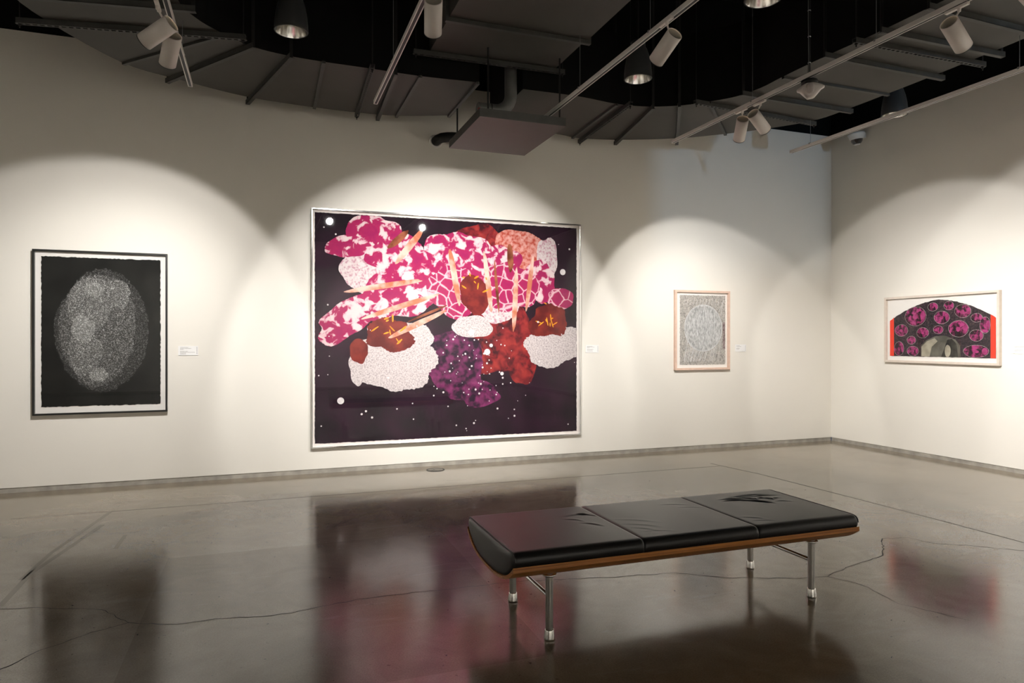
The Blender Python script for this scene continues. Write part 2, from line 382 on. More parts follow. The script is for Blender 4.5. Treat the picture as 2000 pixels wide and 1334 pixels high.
# ------------------------------------------------------------------ framed prints
def wall_frame(side):
    """map (u right, v up, w out of wall) to the world"""
    if side == 'back': return lambda u, v, q: (u, YB - q, v)
    return lambda u, v, q: (XR_ - q, u, v)     # right wall: u is world Y
def bx(Tm, u0, u1, v0, v1, q0, q1, mb=None):
    mb = mb or MB()
    P = [Tm(u, v, q) for q in (q0, q1) for v in (v0, v1) for u in (u0, u1)]
    return mb.add(P, [(0, 2, 3, 1), (4, 5, 7, 6), (0, 1, 5, 4), (2, 6, 7, 3), (0, 4, 6, 2), (1, 3, 7, 5)])
def blob(cx, cy, rx, ry, seed, irr=0.2, n=90, rot=0.0, sub=0.0):
    rnd = random.Random(seed); ph = [(rnd.uniform(0, 2 * PI), rnd.uniform(0.3, 1) / k) for k in range(2, 9)]
    pts = []
    for i in range(n):
        a = 2 * PI * i / n; d = 1 + irr * sum(w_ * math.sin((k + 2) * a + p_) for k, (p_, w_) in enumerate(ph)) + rnd.uniform(-sub, sub)
        x, y = rx * d * math.cos(a), ry * d * math.sin(a)
        pts.append((cx + x * math.cos(rot) - y * math.sin(rot), cy + x * math.sin(rot) + y * math.cos(rot)))
    return pts
def flat(Tm, outlines, q, name, m, parent, depth=0.0004):
    if name in ('speckle_field', 'pink_patch') and len(outlines) > 1:
        return [flat(Tm, [o], q + k * 0.00002, name, m, parent) for k, o in enumerate(outlines)]
    mb = MB()
    for k, o in enumerate(outlines):
        mb.add([Tm(x, y, q + k * 0.00002) for x, y in o], [tuple(range(len(o)))])
    return mb.build(name, m, parent)
def deckle(u0, u1, v0, v1, seed, amp=0.004, step=0.02):
    rnd = random.Random(seed); pts = []
    def edge(a, b):
        n = int(math.dist(a, b) / step)
        for i in range(n):
            t_ = i / n; pts.append((a[0] + (b[0] - a[0]) * t_ + rnd.uniform(-amp, amp), a[1] + (b[1] - a[1]) * t_ + rnd.uniform(-amp, amp)))
    edge((u0, v0), (u1, v0)); edge((u1, v0), (u1, v1)); edge((u1, v1), (u0, v1)); edge((u0, v1), (u0, v0))
    return pts
def sheet(Tm, outline, q0, q1, name, m, parent):
    mb = MB(); n = len(outline)
    mb.add([Tm(x, y, q0) for x, y in outline] + [Tm(x, y, q1) for x, y in outline],
           [tuple(range(n)), tuple(range(n, 2 * n))] + [(i, (i + 1) % n, n + (i + 1) % n, n + i) for i in range(n)])
    return mb.build(name, m, parent)
def framed(name, side, u0, u1, v0, v1, fw, depth, fmat, label, board='mat_board', lip=0.022):
    Tm = wall_frame(side); uc = (u0 + u1) / 2
    t = thing(name, Tm(uc, v0, 0.0), label, 'framed print')
    e = 0.0005
    bx(Tm, u0, u1, v1 - fw, v1, e, depth).build('frame_rail', fmat, t, 0.0012)
    bx(Tm, u0, u1, v0, v0 + fw, e, depth).build('frame_rail', fmat, t, 0.0012)
    bx(Tm, u0, u0 + fw, v0 + fw, v1 - fw, e, depth).build('frame_stile', fmat, t, 0.0012)
    bx(Tm, u1 - fw, u1, v0 + fw, v1 - fw, e, depth).build('frame_stile', fmat, t, 0.0012)
    bx(Tm, u0 + fw, u1 - fw, v0 + fw, v1 - fw, e, 0.010).build('backing_board', board, t)
    g = MB(); g.add([Tm(u, v, depth - 0.004) for u, v in ((u0 + fw, v0 + fw), (u1 - fw, v0 + fw), (u1 - fw, v1 - fw), (u0 + fw, v1 - fw))], [(0, 1, 2, 3)])
    gl_ = g.build('glazing', 'picture_glass', t)
    return t, Tm

# dark speckled print, black frame  (plain stand-in: no likeness)
t, Tm = framed('framed_print', 'back', -2.149, -0.951, 0.757, 2.404, 0.017, 0.045, 'frame_black', 'tall charcoal print with pale grey speckled cloud in thin black frame')
sh = sheet(Tm, deckle(-2.079, -1.018, 0.838, 2.338, 3, 0.004, 0.018), 0.0105, 0.014, 'print_sheet', 'charcoal', t)
flat(Tm, [blob(-1.545, 1.60, 0.41, 0.63, 21, 0.05, 160, 0, 0.02)], 0.0146, 'speckle_field', 'speckle_0', sh)
flat(Tm, [blob(-1.59, 1.61, 0.34, 0.57, 22, 0.07, 160, 0, 0.03)], 0.0150, 'speckle_field', 'speckle_1', sh)
flat(Tm, [blob(-1.66, 1.86, 0.20, 0.28, 23, 0.12, 140, 0, 0.04), blob(-1.70, 1.38, 0.16, 0.22, 24, 0.14, 140, 0, 0.04), blob(-1.42, 1.98, 0.12, 0.16, 25, 0.14, 140, 0, 0.04)], 0.0154, 'speckle_field', 'speckle_2', sh)
flat(Tm, [blob(-1.72, 1.62, 0.11, 0.13, 26, 0.2, 120, 0, 0.05), blob(-1.62, 2.02, 0.09, 0.07, 27, 0.2, 120, 0, 0.05), blob(-1.58, 1.15, 0.08, 0.07, 28, 0.2, 120, 0, 0.05)], 0.0158, 'speckle_field', 'speckle_3', sh)

# large colour print, chrome frame (generic floral colours on dark ground)
t, Tm = framed('framed_print', 'back', 0.497, 3.822, 0.290, 2.987, 0.015, 0.052, 'frame_chrome', 'very large magenta, white and black floral print in polished chrome frame', board='paper_white')
U0, U1, V0, V1 = 0.537, 3.778, 0.338, 2.944
sh = sheet(Tm, deckle(U0, U1, V0, V1, 5, 0.003, 0.02), 0.0105, 0.013, 'print_sheet', 'aubergine', t)
W_, H_ = U1 - U0, V1 - V0
def E(x, y, rx, ry, seed, irr=0.2, rot=0.0, sub=0.012, n=120):
    return [(min(max(a, U0 + 0.004), U1 - 0.004), min(max(b, V0 + 0.004), V1 - 0.004)) for a, b in blob(U0 + x * W_, V1 - y * H_, rx * W_, ry * H_, seed, irr, n, rot, sub)]
q = 0.0135
def layer(name, m, shapes):
    global q
    for s_ in shapes:
        flat(Tm, [s_], q, name, m, sh); q += 0.00008
layer('red_haze', 'ink_red', [E(.66, .50, .13, .22, 31, .25), E(.60, .10, .11, .09, 32, .25), E(.76, .60, .07, .16, 33, .25)])
layer('violet_haze', 'ink_violet', [E(.50, .66, .12, .15, 34, .25), E(.58, .80, .10, .06, 35, .25)])
layer('petal', 'ink_salmon', [E(.76, .12, .10, .10, 41, .22), E(.83, .18, .07, .10, 42, .2)])
layer('petal', 'ink_white_pink', [E(.87, .17, .045, .12, 43, .22), E(.17, .25, .08, .10, 44, .22), E(.34, .30, .10, .12, 45, .22), E(.67, .37, .09, .10, 46, .2)])
layer('petal', 'ink_petal', [E(.20, .075, .09, .085, 51, .22), E(.11, .14, .075, .05, 52, .25, .1), E(.28, .16, .12, .10, 53, .25), E(.30, .34, .17, .11, 54, .22, .25), E(.50, .19, .13, .15, 55, .22), E(.11, .46, .12, .075, 56, .22, .55), E(.66, .20, .10, .10, 57, .2), E(.84, .27, .07, .10, 58, .2)])
layer('petal', 'ink_petal_net', [E(.93, .35, .055, .055, 59, .1), E(.72, .30, .11, .12, 60, .2), E(.50, .33, .10, .12, 61, .2)])
layer('petal', 'ink_white', [E(.28, .66, .145, .125, 71, .24, 0, .03), E(.90, .58, .115, .105, 72, .24, 0, .03), E(.57, .49, .075, .055, 73, .2), E(.15, .66, .035, .085, 74, .2), E(.30, .54, .12, .075, 75, .18)])
layer('petal_centre', 'ink_darkred', [E(.26, .53, .085, .075, 81, .3, 0, .03), E(.88, .46, .075, .085, 82, .3, 0, .03), E(.58, .34, .06, .09, 83, .2), E(.15, .60, .035, .05, 84, .2)])
layer('petal', 'ink_skin', [E(.33, .13, .08, .016, 91, .1, .9), E(.24, .31, .14, .013, 92, .1, .18), E(.30, .40, .15, .012, 93, .1, .32), E(.36, .48, .12, .013, 94, .1, .45), E(.50, .26, .012, .13, 95, .1, .18), E(.63, .28, .010, .15, 96, .1, .12), E(.74, .36, .010, .16, 97, .1, -.05), E(.80, .28, .009, .14, 98, .1, -.14)])
layer('petal', 'ink_brown', [E(.29, .10, .05, .015, 101, .1, .75), E(.72, .16, .012, .07, 102, .12, .06), E(.40, .43, .08, .006, 103, .1, .4), E(.665, .30, .006, .12, 104, .1, .1)])
for (cx_, cy_, k) in ((.255, .50, 10), (.885, .425, 10), (.575, .29, 9)):
    layer('stamen', 'ink_orange', [E(cx_ + random.uniform(-.055, .055), cy_ + random.uniform(-.055, .06), random.uniform(.0018, .004), random.uniform(.006, .02), 110 + i, .25, random.uniform(-1.3, 1.3), 0, 30) for i in range(k)])
dots = []
for i in range(170):
    if i < 70: x, y = random.gauss(.56, .10), random.gauss(.70, .11)
    else: x, y = random.uniform(.01, .99), random.uniform(.02, .97)
    if not (.01 < x < .99 and .02 < y < .98): continue
    if .12 < x < .88 and y < .45: continue
    r_ = random.choice([.0016, .002, .0026, .003, .0038]) if i % 19 else random.choice([.007, .009, .012])
    dots.append(blob(U0 + x * W_, V1 - y * H_, r_ * W_, r_ * W_, i, 0.02, 14))
flat(Tm, dots, q + 0.0003, 'dots', 'ink_dot', sh)['kind'] = 'stuff'

# small grey line print with oval, pale pinkish wood frame
t, Tm = framed('framed_print', 'back', 5.239, 6.137, 1.095, 2.189, 0.030, 0.040, 'frame_maple', 'small grey linear print with large oval in pale pink wood frame')
sh = sheet(Tm, deckle(5.332, 6.074, 1.166, 2.122, 9, 0.003, 0.015), 0.0105, 0.012, 'print_sheet', 'etch_ground', t)
flat(Tm, [[(6.03, 1.38), (6.07, 1.38), (6.07, 1.75), (6.03, 1.75)]], 0.0124, 'plum_strip', 'etch_plum', sh)
ocx, ocy, orx, ory = 5.712, 1.672, 0.308, 0.322
flat(Tm, [blob(ocx, ocy, orx, ory, 1, 0.0, 90)], 0.0126, 'oval', 'etch_oval', sh)
def stroke(pts, wd):
    vs = []; n = len(pts); L_ = []; R_ = []
    for i, p_ in enumerate(pts):
        a = pts[max(0, i - 1)]; b = pts[min(n - 1, i + 1)]; dx, dy = b[0] - a[0], b[1] - a[1]; l = math.hypot(dx, dy) or 1
        L_.append((p_[0] - dy / l * wd / 2, p_[1] + dx / l * wd / 2)); R_.append((p_[0] + dy / l * wd / 2, p_[1] - dx / l * wd / 2))
    return [[L_[i], R_[i], R_[i + 1], L_[i + 1]] for i in range(n - 1)]
st = []
for d in (0.0, 0.012):
    st += stroke([(ocx + (orx - d) * math.cos(2 * PI * i / 80), ocy + (ory - d) * math.sin(2 * PI * i / 80)) for i in range(81)], 0.005 if d == 0 else 0.003)
for k in range(9):     # bowed uprights in the middle of the oval
    u = -0.075 + k * 0.019
    st += stroke([(ocx + u * (1.35 - 0.6 * abs(2 * i / 24 - 1)) + random.uniform(-.002, .002), ocy - ory * .86 + 2 * ory * .86 * i / 24) for i in range(25)], 0.0028)
for k in range(26):    # broken uprights either side
    u = random.choice([-1, 1]) * random.uniform(.10, .27); hh = ory * math.sqrt(max(0, 1 - (u / orx) ** 2)) * random.uniform(.3, .9); c0 = random.uniform(-.05, .08)
    st += stroke([(ocx + u + random.uniform(-.003, .003), ocy + c0 - hh + 2 * hh * i / 14) for i in range(15)], 0.002)
for k in range(58):    # strokes falling away under the oval
    x = random.uniform(5.42, 6.03); y1 = ocy - ory * math.sqrt(max(0, 1 - ((x - ocx) / orx) ** 2)) - 0.01 if abs(x - ocx) < orx else ocy - 0.1
    st += stroke([(x, max(1.22, y1)), (x - 0.05 + random.uniform(-.01, .01), 1.20 + random.uniform(0, .02))], 0.0022)
for k in range(12):
    x = 5.40 + k * 0.05; st += stroke([(x, 2.075), (x - .005, 2.03), (x - 0.02 + random.uniform(-.01, .01), 1.99)], 0.003)
st += stroke([(5.99, 1.84), (6.005, 1.95), (6.03, 2.065), (6.0, 1.99), (5.955, 1.90)], 0.004)
flat(Tm, st, 0.0129, 'line_work', 'etch_line', sh)['kind'] = 'stuff'

# arched collage on the right wall
t, Tm = framed('framed_print', 'right', 5.462, 7.012, 1.208, 2.083, 0.028, 0.048, 'frame_pale', 'wide arched collage of magenta discs with red edges in pale wood frame')
arch = []
for i in range(61):
    y = 6.947 - (6.947 - 5.522) * i / 60; s_ = (y - 6.2345) / 0.7125
    arch.append((y, 2.012 - 0.245 * abs(s_) ** 1.75 + random.uniform(-.004, .004)))
bot = [(5.522 + (6.947 - 5.522) * i / 40, 1.292 + random.uniform(-.003, .003)) for i in range(41)]
sh = sheet(Tm, arch + bot, 0.0105, 0.014, 'print_sheet', 'scribble', t)
flat(Tm, [[p_ for p_ in arch if p_[0] > 6.884] + [(6.884, 1.815), (6.884, 1.293), (6.946, 1.293)]], 0.0146, 'red_strip', 'red_strip', sh)
flat(Tm, [[(5.583, 1.806)] + [p_ for p_ in arch if p_[0] < 5.583] + [(5.523, 1.293), (5.583, 1.293)]], 0.0146, 'red_strip', 'red_strip', sh)
DISCS = [(6.561, 1.814, 0.156, 0.125), (6.315, 1.926, 0.071, 0.055), (6.1, 1.932, 0.069, 0.056), (5.921, 1.858, 0.105, 0.082), (6.195, 1.789, 0.105, 0.083), (5.749, 1.771, 0.072, 0.055), (6.77, 1.634, 0.099, 0.08), (6.457, 1.6, 0.087, 0.068), (6.242, 1.636, 0.068, 0.054), (5.976, 1.644, 0.129, 0.103), (5.648, 1.682, 0.064, 0.098), (5.754, 1.56, 0.088, 0.071), (6.621, 1.504, 0.068, 0.054), (6.806, 1.392, 0.076, 0.094), (6.6, 1.362, 0.087, 0.066), (5.758, 1.371, 0.156, 0.076)]
for i, (y, z, a, b) in enumerate(DISCS):
    flat(Tm, [blob(y, z, a, b, 300 + i, 0.03, 48)], 0.0148, 'disc_rim', 'etch_ground', sh)
    d = flat(Tm, [blob(y, z, a - .0035, b - .0035, 300 + i, 0.03, 48)], 0.0150, 'magenta_disc', 'disc_photo', sh)
    flat(Tm, [blob(y - a * .68, z, a * .22, b * .55, 340 + i, 0.05, 30), blob(y + a * .02, z - b * .05, a * .24, b * .26, 360 + i, .2, 30)], 0.0151, 'pink_patch', 'disc_pink', sh)
ph = [(6.481, 1.294), (6.481, 1.434), (6.41, 1.504), (6.272, 1.556), (6.158, 1.562), (6.017, 1.513), (5.953, 1.438), (5.947, 1.294)]
flat(Tm, [ph], 0.0152, 'photo_patch', 'sepia_mid', sh)
flat(Tm, [[(6.474, 1.296), (6.474, 1.42), (6.40, 1.49), (6.29, 1.53), (6.25, 1.49), (6.33, 1.42), (6.36, 1.296)]], 0.0153, 'photo_patch', 'sepia_light', sh)
flat(Tm, [[(6.20, 1.30), (6.16, 1.40), (6.12, 1.51), (6.06, 1.52), (6.00, 1.46), (5.98, 1.30)]], 0.0153, 'photo_patch', 'sepia_dark', sh)
flat(Tm, [blob(6.115, 1.37, 0.04, 0.075, 5, 0.06, 40)], 0.0154, 'photo_patch', 'sepia_light', sh)

# wall cards with small grey type
def card(side, u0, u1, v0, v1, label, seed, lines):
    Tm = wall_frame(side); t = thing('wall_card', Tm((u0 + u1) / 2, v0, 0), label, 'wall label', 'wall labels beside the prints')
    bx(Tm, u0, u1, v0, v1, 0.0005, 0.006).build('card', 'card', t)
    rnd = random.Random(seed); W = u1 - u0; H = v1 - v0; mb = MB()
    flip = side == 'right'
    def dash(a, b, y, h):
        ua, ub = (u0 + a * W, u0 + b * W) if not flip else (u1 - b * W, u1 - a * W)
        mb.add([Tm(ua, v1 - y * H, 0.0064), Tm(ub, v1 - y * H, 0.0064), Tm(ub, v1 - (y + h) * H, 0.0064), Tm(ua, v1 - (y + h) * H, 0.0064)], [(0, 1, 2, 3)])
    for y, ln in lines:
        x = 0.10
        while x < 0.10 + ln:
            wl = min(rnd.uniform(.03, .09), 0.10 + ln - x)
            dash(x, x + wl, y, 0.045); x += wl + 0.014
    y = 0.10
    while y < 0.80:
        h = rnd.uniform(.06, .14); dash(0.925, 0.955, y, h); y += h + 0.04
    mb.build('small_type', 'ink', t)
card('back', -0.852, -0.660, 1.342, 1.441, 'small white label card right of the charcoal print', 1, [(.12, .40), (.24, .55), (.34, .18), (.54, .38), (.64, .74), (.74, .30), (.84, .28)])
card('back', 3.912, 4.098, 1.342, 1.440, 'small white label card right of the very large print', 2, [(.14, .42), (.24, .58), (.34, .18), (.54, .50), (.64, .40), (.78, .44)])
card('back', 6.250, 6.434, 1.342, 1.444, 'small white label card between the oval print and the corner', 3, [(.14, .30), (.26, .44), (.50, .32), (.62, .26)])
card('right', 5.150, 5.338, 1.352, 1.450, 'small white label card on the right wall at the picture edge', 4, [(.14, .60), (.26, .66), (.56, .5), (.68, .4)])

# ------------------------------------------------------------------ bench
X0, X1, YC = 1.108, 3.246, 3.42
t = thing('gallery_bench', (2.177, YC, 0), 'black leather bench with curved plywood shell on four metal legs', 'bench')
def smoothstep(a, b, x):
    x = min(1, max(0, (x - a) / (b - a))); return x * x * (3 - 2 * x)
RIDGES = [ # x0,y0,x1,y1,height,width : folds pressed into the leather
    (2.80, .235, 3.03, .215, .008, .010), (2.90, .265, 3.11, .225, .007, .008), (2.72, .205, 2.90, .165, .011, .012), (2.72, .165, 2.86, .135, .011, .012),
    (2.86, .135, 2.98, .02, .014, .014), (2.84, .215, 2.95, .13, .011, .010), (2.92, .115, 3.02, .165, .012, .012), (3.00, .155, 3.05, .09, .010, .011), (3.04, .10, 3.11, .125, .010, .010),
    (2.95, .20, 3.16, .19, .008, .009), (3.02, .05, 3.12, .01, .005, .010),
    (1.62, .16, 1.80, .18, .008, .014), (1.60, .10, 1.68, .04, .006, .013), (1.70, .20, 1.81, .12, .007, .012), (1.66, .00, 1.74, -.08, .006, .014),
    (1.86, .02, 2.06, -.12, .0022, .016), (1.86, -.08, 2.02, -.20, .0022, .015), (1.87, -.16, 1.98, -.27, .0022, .014), (1.90, -.25, 2.05, -.30, .002, .012),
    (2.30, .22, 2.46, .16, .004, .014), (2.36, .12, 2.50, .08, .003, .014), (2.57, -.18, 2.68, -.27, .004, .014), (2.58, -.27, 2.70, -.31, .003, .012)]
def top_h(x, y):
    h = 0.0
    for a, b, c, d, am, wd in RIDGES:
        dx, dy = c - a, d - b; L2 = dx * dx + dy * dy; s = ((x - a) * dx + (y - b) * dy) / L2
        if s < -0.15 or s > 1.15: continue
        off = ((x - a) * -dy + (y - b) * dx) / math.sqrt(L2)
        bend = 0.012 * math.sin(s * PI)
        e = (off - bend) / wd
        if abs(e) > 4: continue
        tp = max(0.0, math.sin(max(0, min(1, (s + .15) / 1.3)) * PI))
        h += 0.42 * am * tp * (math.exp(-e * e) - 0.55 * math.exp(-(e + 1.5) ** 2))
    return h
def belly(y, z_edge, z_mid, hw=0.385):
    k = min(1, abs(y) / hw); return z_mid + (z_edge - z_mid) * (0.35 * k ** 2 + 0.65 * k ** 4.2)
ZT = 0.487
def cushion_profile(ntop):
    P = []
    for i in range(ntop + 1): P.append((-0.348 + 0.696 * i / ntop, ZT, 1.0))
    side = [(.362, .4855), (.374, .481), (.384, .472), (.390, .460), (.392, .447), (.390, .434), (.385, .423)]
    P += [(y, z, 0.0) for y, z in side]
    for i in range(1, 24):
        y = 0.385 - 0.77 * i / 24; P.append((y, belly(y, .421, .318), 0.0))
    P += [(-y, z, 0.0) for y, z in reversed(side)]
    return P
def cushion(xa, xb, ra, rb, name):
    nx = 150; prof = cushion_profile(140); n = len(prof); mb = MB(); vs = []; fs = []
    zc = 0.41
    xs = []
    for e in (0, .0012, .003, .006, .010, .016): xs.append(xa + e)
    m_ = 140
    for i in range(m_ + 1): xs.append(xa + .022 + (xb - xa - .044) * i / m_)
    for e in (.016, .010, .006, .003, .0012, 0): xs.append(xb - e)
    for x in xs:
        da, db = x - xa, xb - x
        ins = 0.0
        if da < .02: ins = max(ins, ra * (1 - math.sqrt(max(0, 1 - (1 - da / .02) ** 2))))
        if db < .02: ins = max(ins, rb * (1 - math.sqrt(max(0, 1 - (1 - db / .02) ** 2))))
        for (y, z, tf) in prof:
            zz = z
            if tf:
                puff = 0.004 * (1 - (y / .35) ** 2) * smoothstep(0, .2, min(da, db))
                zz = z + puff + top_h(x, y) * smoothstep(0, .03, min(da, db))
            zz -= ins * (1 if z > zc else -0.0)
            yy = y * (1 - ins / 0.39 * (1.0 if abs(y) > .34 else 0))
            vs.append((x, YC + yy, zz))
    for i in range(len(xs) - 1):
        for k in range(n):
            fs.append((i * n + k, i * n + (k + 1) % n, (i + 1) * n + (k + 1) % n, (i + 1) * n + k))
    mb.add(vs, fs, True)
    mb.add(vs[:n], [tuple(range(n))]); mb.add(vs[-n:], [tuple(range(n))])
    return mb.build(name, 'leather', t)
S1, S2 = 1.822, 2.535
c1 = cushion(X0 + .012, S1 - .0008, .006, .007, 'cushion_panel')
c2 = cushion(S1 + .0008, S2 - .0008, .007, .007, 'cushion_panel')
c3 = cushion(S2 + .0008, X1 - .012, .007, .006, 'cushion_panel')
# end caps: slightly domed leather faces with piping along the edge
for s, xe, par in ((-1, X0 + .012, c1), (1, X1 - .012, c3)):
    prof = [(y * 0.985, ZT - 0.006 - (ZT - z) * 0.965) for y, z, _ in cushion_profile(30)]
    mb = MB(); vs = []; n = len(prof); fs = []; zc = .405
    levels = [(1.0, 0.0), (0.97, 0.008), (0.90, 0.013), (0.7, 0.017), (0.4, 0.019), (0.02, 0.020)]
    for sc, dx in levels:
        for y, z in prof: vs.append((xe + s * dx, YC + y * sc, zc + (z - zc) * sc))
    for i in range(len(levels) - 1):
        for k in range(n): fs.append((i * n + k, i * n + (k + 1) % n, (i + 1) * n + (k + 1) % n, (i + 1) * n + k))
    mb.add(vs, fs, True); mb.add(vs[-n:], [tuple(range(n))]); mb.build('end_cap', 'leather', t)
    pts = [(xe + s * 0.001, YC + y, z - 0.004) for y, z, _ in cushion_profile(30)[:37]]
    pts = [(xe + s * 0.001, YC - y_, z_ - .004) for y_, z_ in ((.388, .45), (.386, .466), (.376, .479), (.362, .485))] + [(xe + s * .001, YC + y, ZT - .003) for y in [-.34 + .68 * i / 20 for i in range(21)]] + [(xe + s * 0.001, YC + y_, z_ - .004) for y_, z_ in ((.362, .485), (.376, .479), (.386, .466), (.388, .45))]
    MB().tube(pts, 0.0035, 8).build('piping', 'leather', t)
# plywood shell
mb = MB(); prof = []
ys = [-0.387 + 0.774 * i / 48 for i in range(49)]
inner = [(y, belly(y, .4205, .3165)) for y in ys]; outer = [(y * 1.004, belly(y, .396, .302)) for y in ys]
prof = inner + outer[::-1]; n = len(prof); vs = []
xs = [X0, X1]
for x in xs:
    for y, z in prof: vs.append((x, YC + y, z))
fs = [(k, (k + 1) % n, n + (k + 1) % n, n + k) for k in range(n)]
m_ = len(inner)
for b_ in (0, n):
    for i in range(m_ - 1): fs.append((b_ + i, b_ + i + 1, b_ + n - 2 - i, b_ + n - 1 - i))
mb.add(vs, fs, False); mb.build('plywood_shell', 'plywood', t)
def ztop(y): return belly(y, .396, .302)
LEGS = [(1.345, 3.154), (1.345, 3.687), (3.009, 3.154), (3.009, 3.687)]
for lx, ly in LEGS:
    zt_ = ztop(ly - YC) - 0.001
    lg = MB().tube([(lx, ly, 0.045), (lx, ly, zt_ + .004)], 0.0195, 24).build('leg', 'brushed', t)
    MB().lathe([(0, 0.0005), (0.0275, 0.0005), (0.0285, 0.004), (0.0285, 0.010), (0.0235, 0.050), (0.0225, 0.053), (0.0196, 0.054)], (lx, ly, 0), 28).build('foot_cap', 'chrome', lg)
    MB().lathe([(0, zt_ - .007), (0.034, zt_ - .007), (0.036, zt_ - .004), (0.036, zt_ + .003), (0, zt_ + .003)], (lx, ly, 0), 28).build('flange', 'chrome', lg)
for lx in (1.345, 3.009):
    MB().tube([(lx, 3.154, .216), (lx, 3.687, .216)], 0.0115, 16).build('stretcher', 'chrome', t)

# ------------------------------------------------------------------ track lighting
ZTK = 3.70
def track(x, ya, yb, label, wires):
    t = thing('light_track', (x, (ya + yb) / 2, ZTK), label, 'light track', 'white light tracks')
    m_ = MB(); W = 0.036; H = 0.034
    m_.box(x - W / 2, x + W / 2, ya, yb, ZTK + H - .004, ZTK + H)
    m_.box(x - W / 2, x - W / 2 + .004, ya, yb, ZTK, ZTK + H - .004); m_.box(x + W / 2 - .004, x + W / 2, ya, yb, ZTK, ZTK + H - .004)
    m_.box(x - W / 2 + .004, x - W / 2 + .007, ya, yb, ZTK, ZTK + .004); m_.box(x + W / 2 - .007, x + W / 2 - .004, ya, yb, ZTK, ZTK + .004)
    m_.build('rail', 'track_white', t)
    MB().box(x - .0108, x + .0108, ya + .002, yb - .012, ZTK + .0015, ZTK + .028).build('slot', 'slot_black', t)
    MB().box(x - W / 2, x + W / 2, yb - .008, yb, ZTK, ZTK + H).build('end_cap', 'track_white', t)
    for y in wires:
        y, zt_ = y if isinstance(y, tuple) else (y, ZC)
        wv = MB().tube([(x, y, ZTK + H), (x, y, zt_)], 0.0022, 6).build('suspension_wire', 'wire_steel', t)
        MB().box(x - W / 2 - .002, x + W / 2 + .002, y - .008, y + .008, ZTK + H - .01, ZTK + H + .008).build('clip', 'wire_steel', t)
    return t
track(-0.600, -4.6, 6.52, 'white ceiling track above the charcoal print', [(5.9, 4.0), 1.0])
track(0.975, -4.6, 6.41, 'white ceiling track above the left part of the large print', [5.47, 1.2])
track(2.627, -4.6, 6.45, 'white ceiling track running behind the hanging metal pan', [(5.47, 4.2), (4.3, 4.2), 1.2])
track(4.285, -4.6, 6.55, 'white ceiling track holding two neighbouring spotlights near the corner', [5.22, 3.85, 1.2])
track(5.826, -4.6, 6.43, 'white ceiling track nearest the right wall', [(6.12, 4.0), (3.84, 4.0), 1.2])

def head(x, y, aim, label, power=1.0, cone=72, blend=0.70, in_view=True, zc=3.52, group='white track spotlights', length=0.235, r=0.056):
    c = Vector((x, y, zc)); d = (Vector(aim) - c).normalized()
    t = thing('track_spotlight', (x, y, ZTK), label, 'spotlight', group)
    q_ = d.to_track_quat('Z', 'Y').to_matrix()
    a = c - d * length / 2; b = c + d * length / 2
    # body shell open at the front
    MB().lathe([(r * .88, 0.004), (r * .93, 0.0), (r, 0.004), (r, length), (r - .004, length), (r - .004, length - .006)], a, 36, q_).build('lamp_body', 'lamp_white', t)
    MB().lathe([(0.0, 0.008), (r * .89, 0.008), (r * .89, 0.004)], a, 36, q_).build('back_grille', 'lamp_back', t)
    MB().lathe([(r - .0045, length - .001), (r - .0045, length - .095)], a, 36, q_).build('baffle', 'slot_black', t)
    MB().lathe([(0.0, length - .09), (r - .005, length - .09)], a, 36, q_).build('lens', 'lens_glow', t)
    MB().lathe([(r + .0006, length - .004), (r + .0006, length + .001), (r - .003, length + .001)], a, 36, q_).build('rim', 'slot_black', t)
    # adapter, joint and stem up to the track
    ax = x
    back = a + d * 0.03
    MB().box(ax - .013, ax + .013, y - .085, y + .075, ZTK - .016, ZTK + .004).build('track_adapter', 'lamp_white', t, 0.003)
    tp = Vector((ax, y - .02, ZTK - .012))
    stem_to = c - d * length * 0.30
    stem_to = Vector((stem_to.x, stem_to.y, stem_to.z + r * .35))
    st_ = MB(); st_.tube([tp, tp - Vector((0, 0, .025))], [0.013, 0.010], 14); st_.tube([tp - Vector((0, 0, .02)), stem_to], 0.0065, 12)
    st_.build('stem', 'lamp_white', t)
    for nm, cn, bl, pw in (('spot_field', cone, 0.16, 0.36), ('spot_centre', cone * 0.93, 1.0, 0.80)):
        ld = bpy.data.lights.new(nm, 'SPOT'); ld.energy = SPOT * power * pw; ld.color = SPOT_COL
        ld.spot_size = math.radians(cn); ld.spot_blend = bl; ld.shadow_soft_size = 0.05
        lo = bpy.data.objects.new(nm, ld); col.objects.link(lo)
        lo.location = c + d * (length / 2 + .002); lo.rotation_euler = d.to_track_quat('-Z', 'Y').to_euler()
        bpy.context.view_layer.update()
        lo.parent = t; lo.matrix_parent_inverse = t.matrix_world.inverted()
    return t
head(-0.655, 5.00, (-4.4, 7.3, 1.3), 'white track spotlight tilted left, partly hiding its neighbour', 0.8, cone=48)
head(-0.612, 5.27, (-1.50, 7.98, 1.38), 'white track spotlight aimed at the charcoal print', 0.57, cone=73)
head(0.992, 4.17, (1.85, 7.98, 1.38), 'white track spotlight hanging upright at the top picture edge', 0.86, cone=62)
head(2.600, 4.06, (2.20, 7.98, 1.38), 'white track spotlight aimed at the large print, alone on its track', 0.86, cone=62)
head(4.285, 5.385, (5.65, 7.98, 1.35), 'left one of the two neighbouring track spotlights near the corner', 0.58, cone=64)
head(4.300, 5.148, (7.98, 6.30, 1.30), 'right one of the two neighbouring track spotlights, tilted right', 0.62, cone=63)
head(4.300, 3.237, (7.98, 4.05, 1.30), 'white track spotlight tilted right toward the right wall', 0.8, cone=72)
head(4.300, 2.745, (7.98, 2.6, 1.30), 'white track spotlight cut off at the upper right picture corner', 0.8, cone=72)
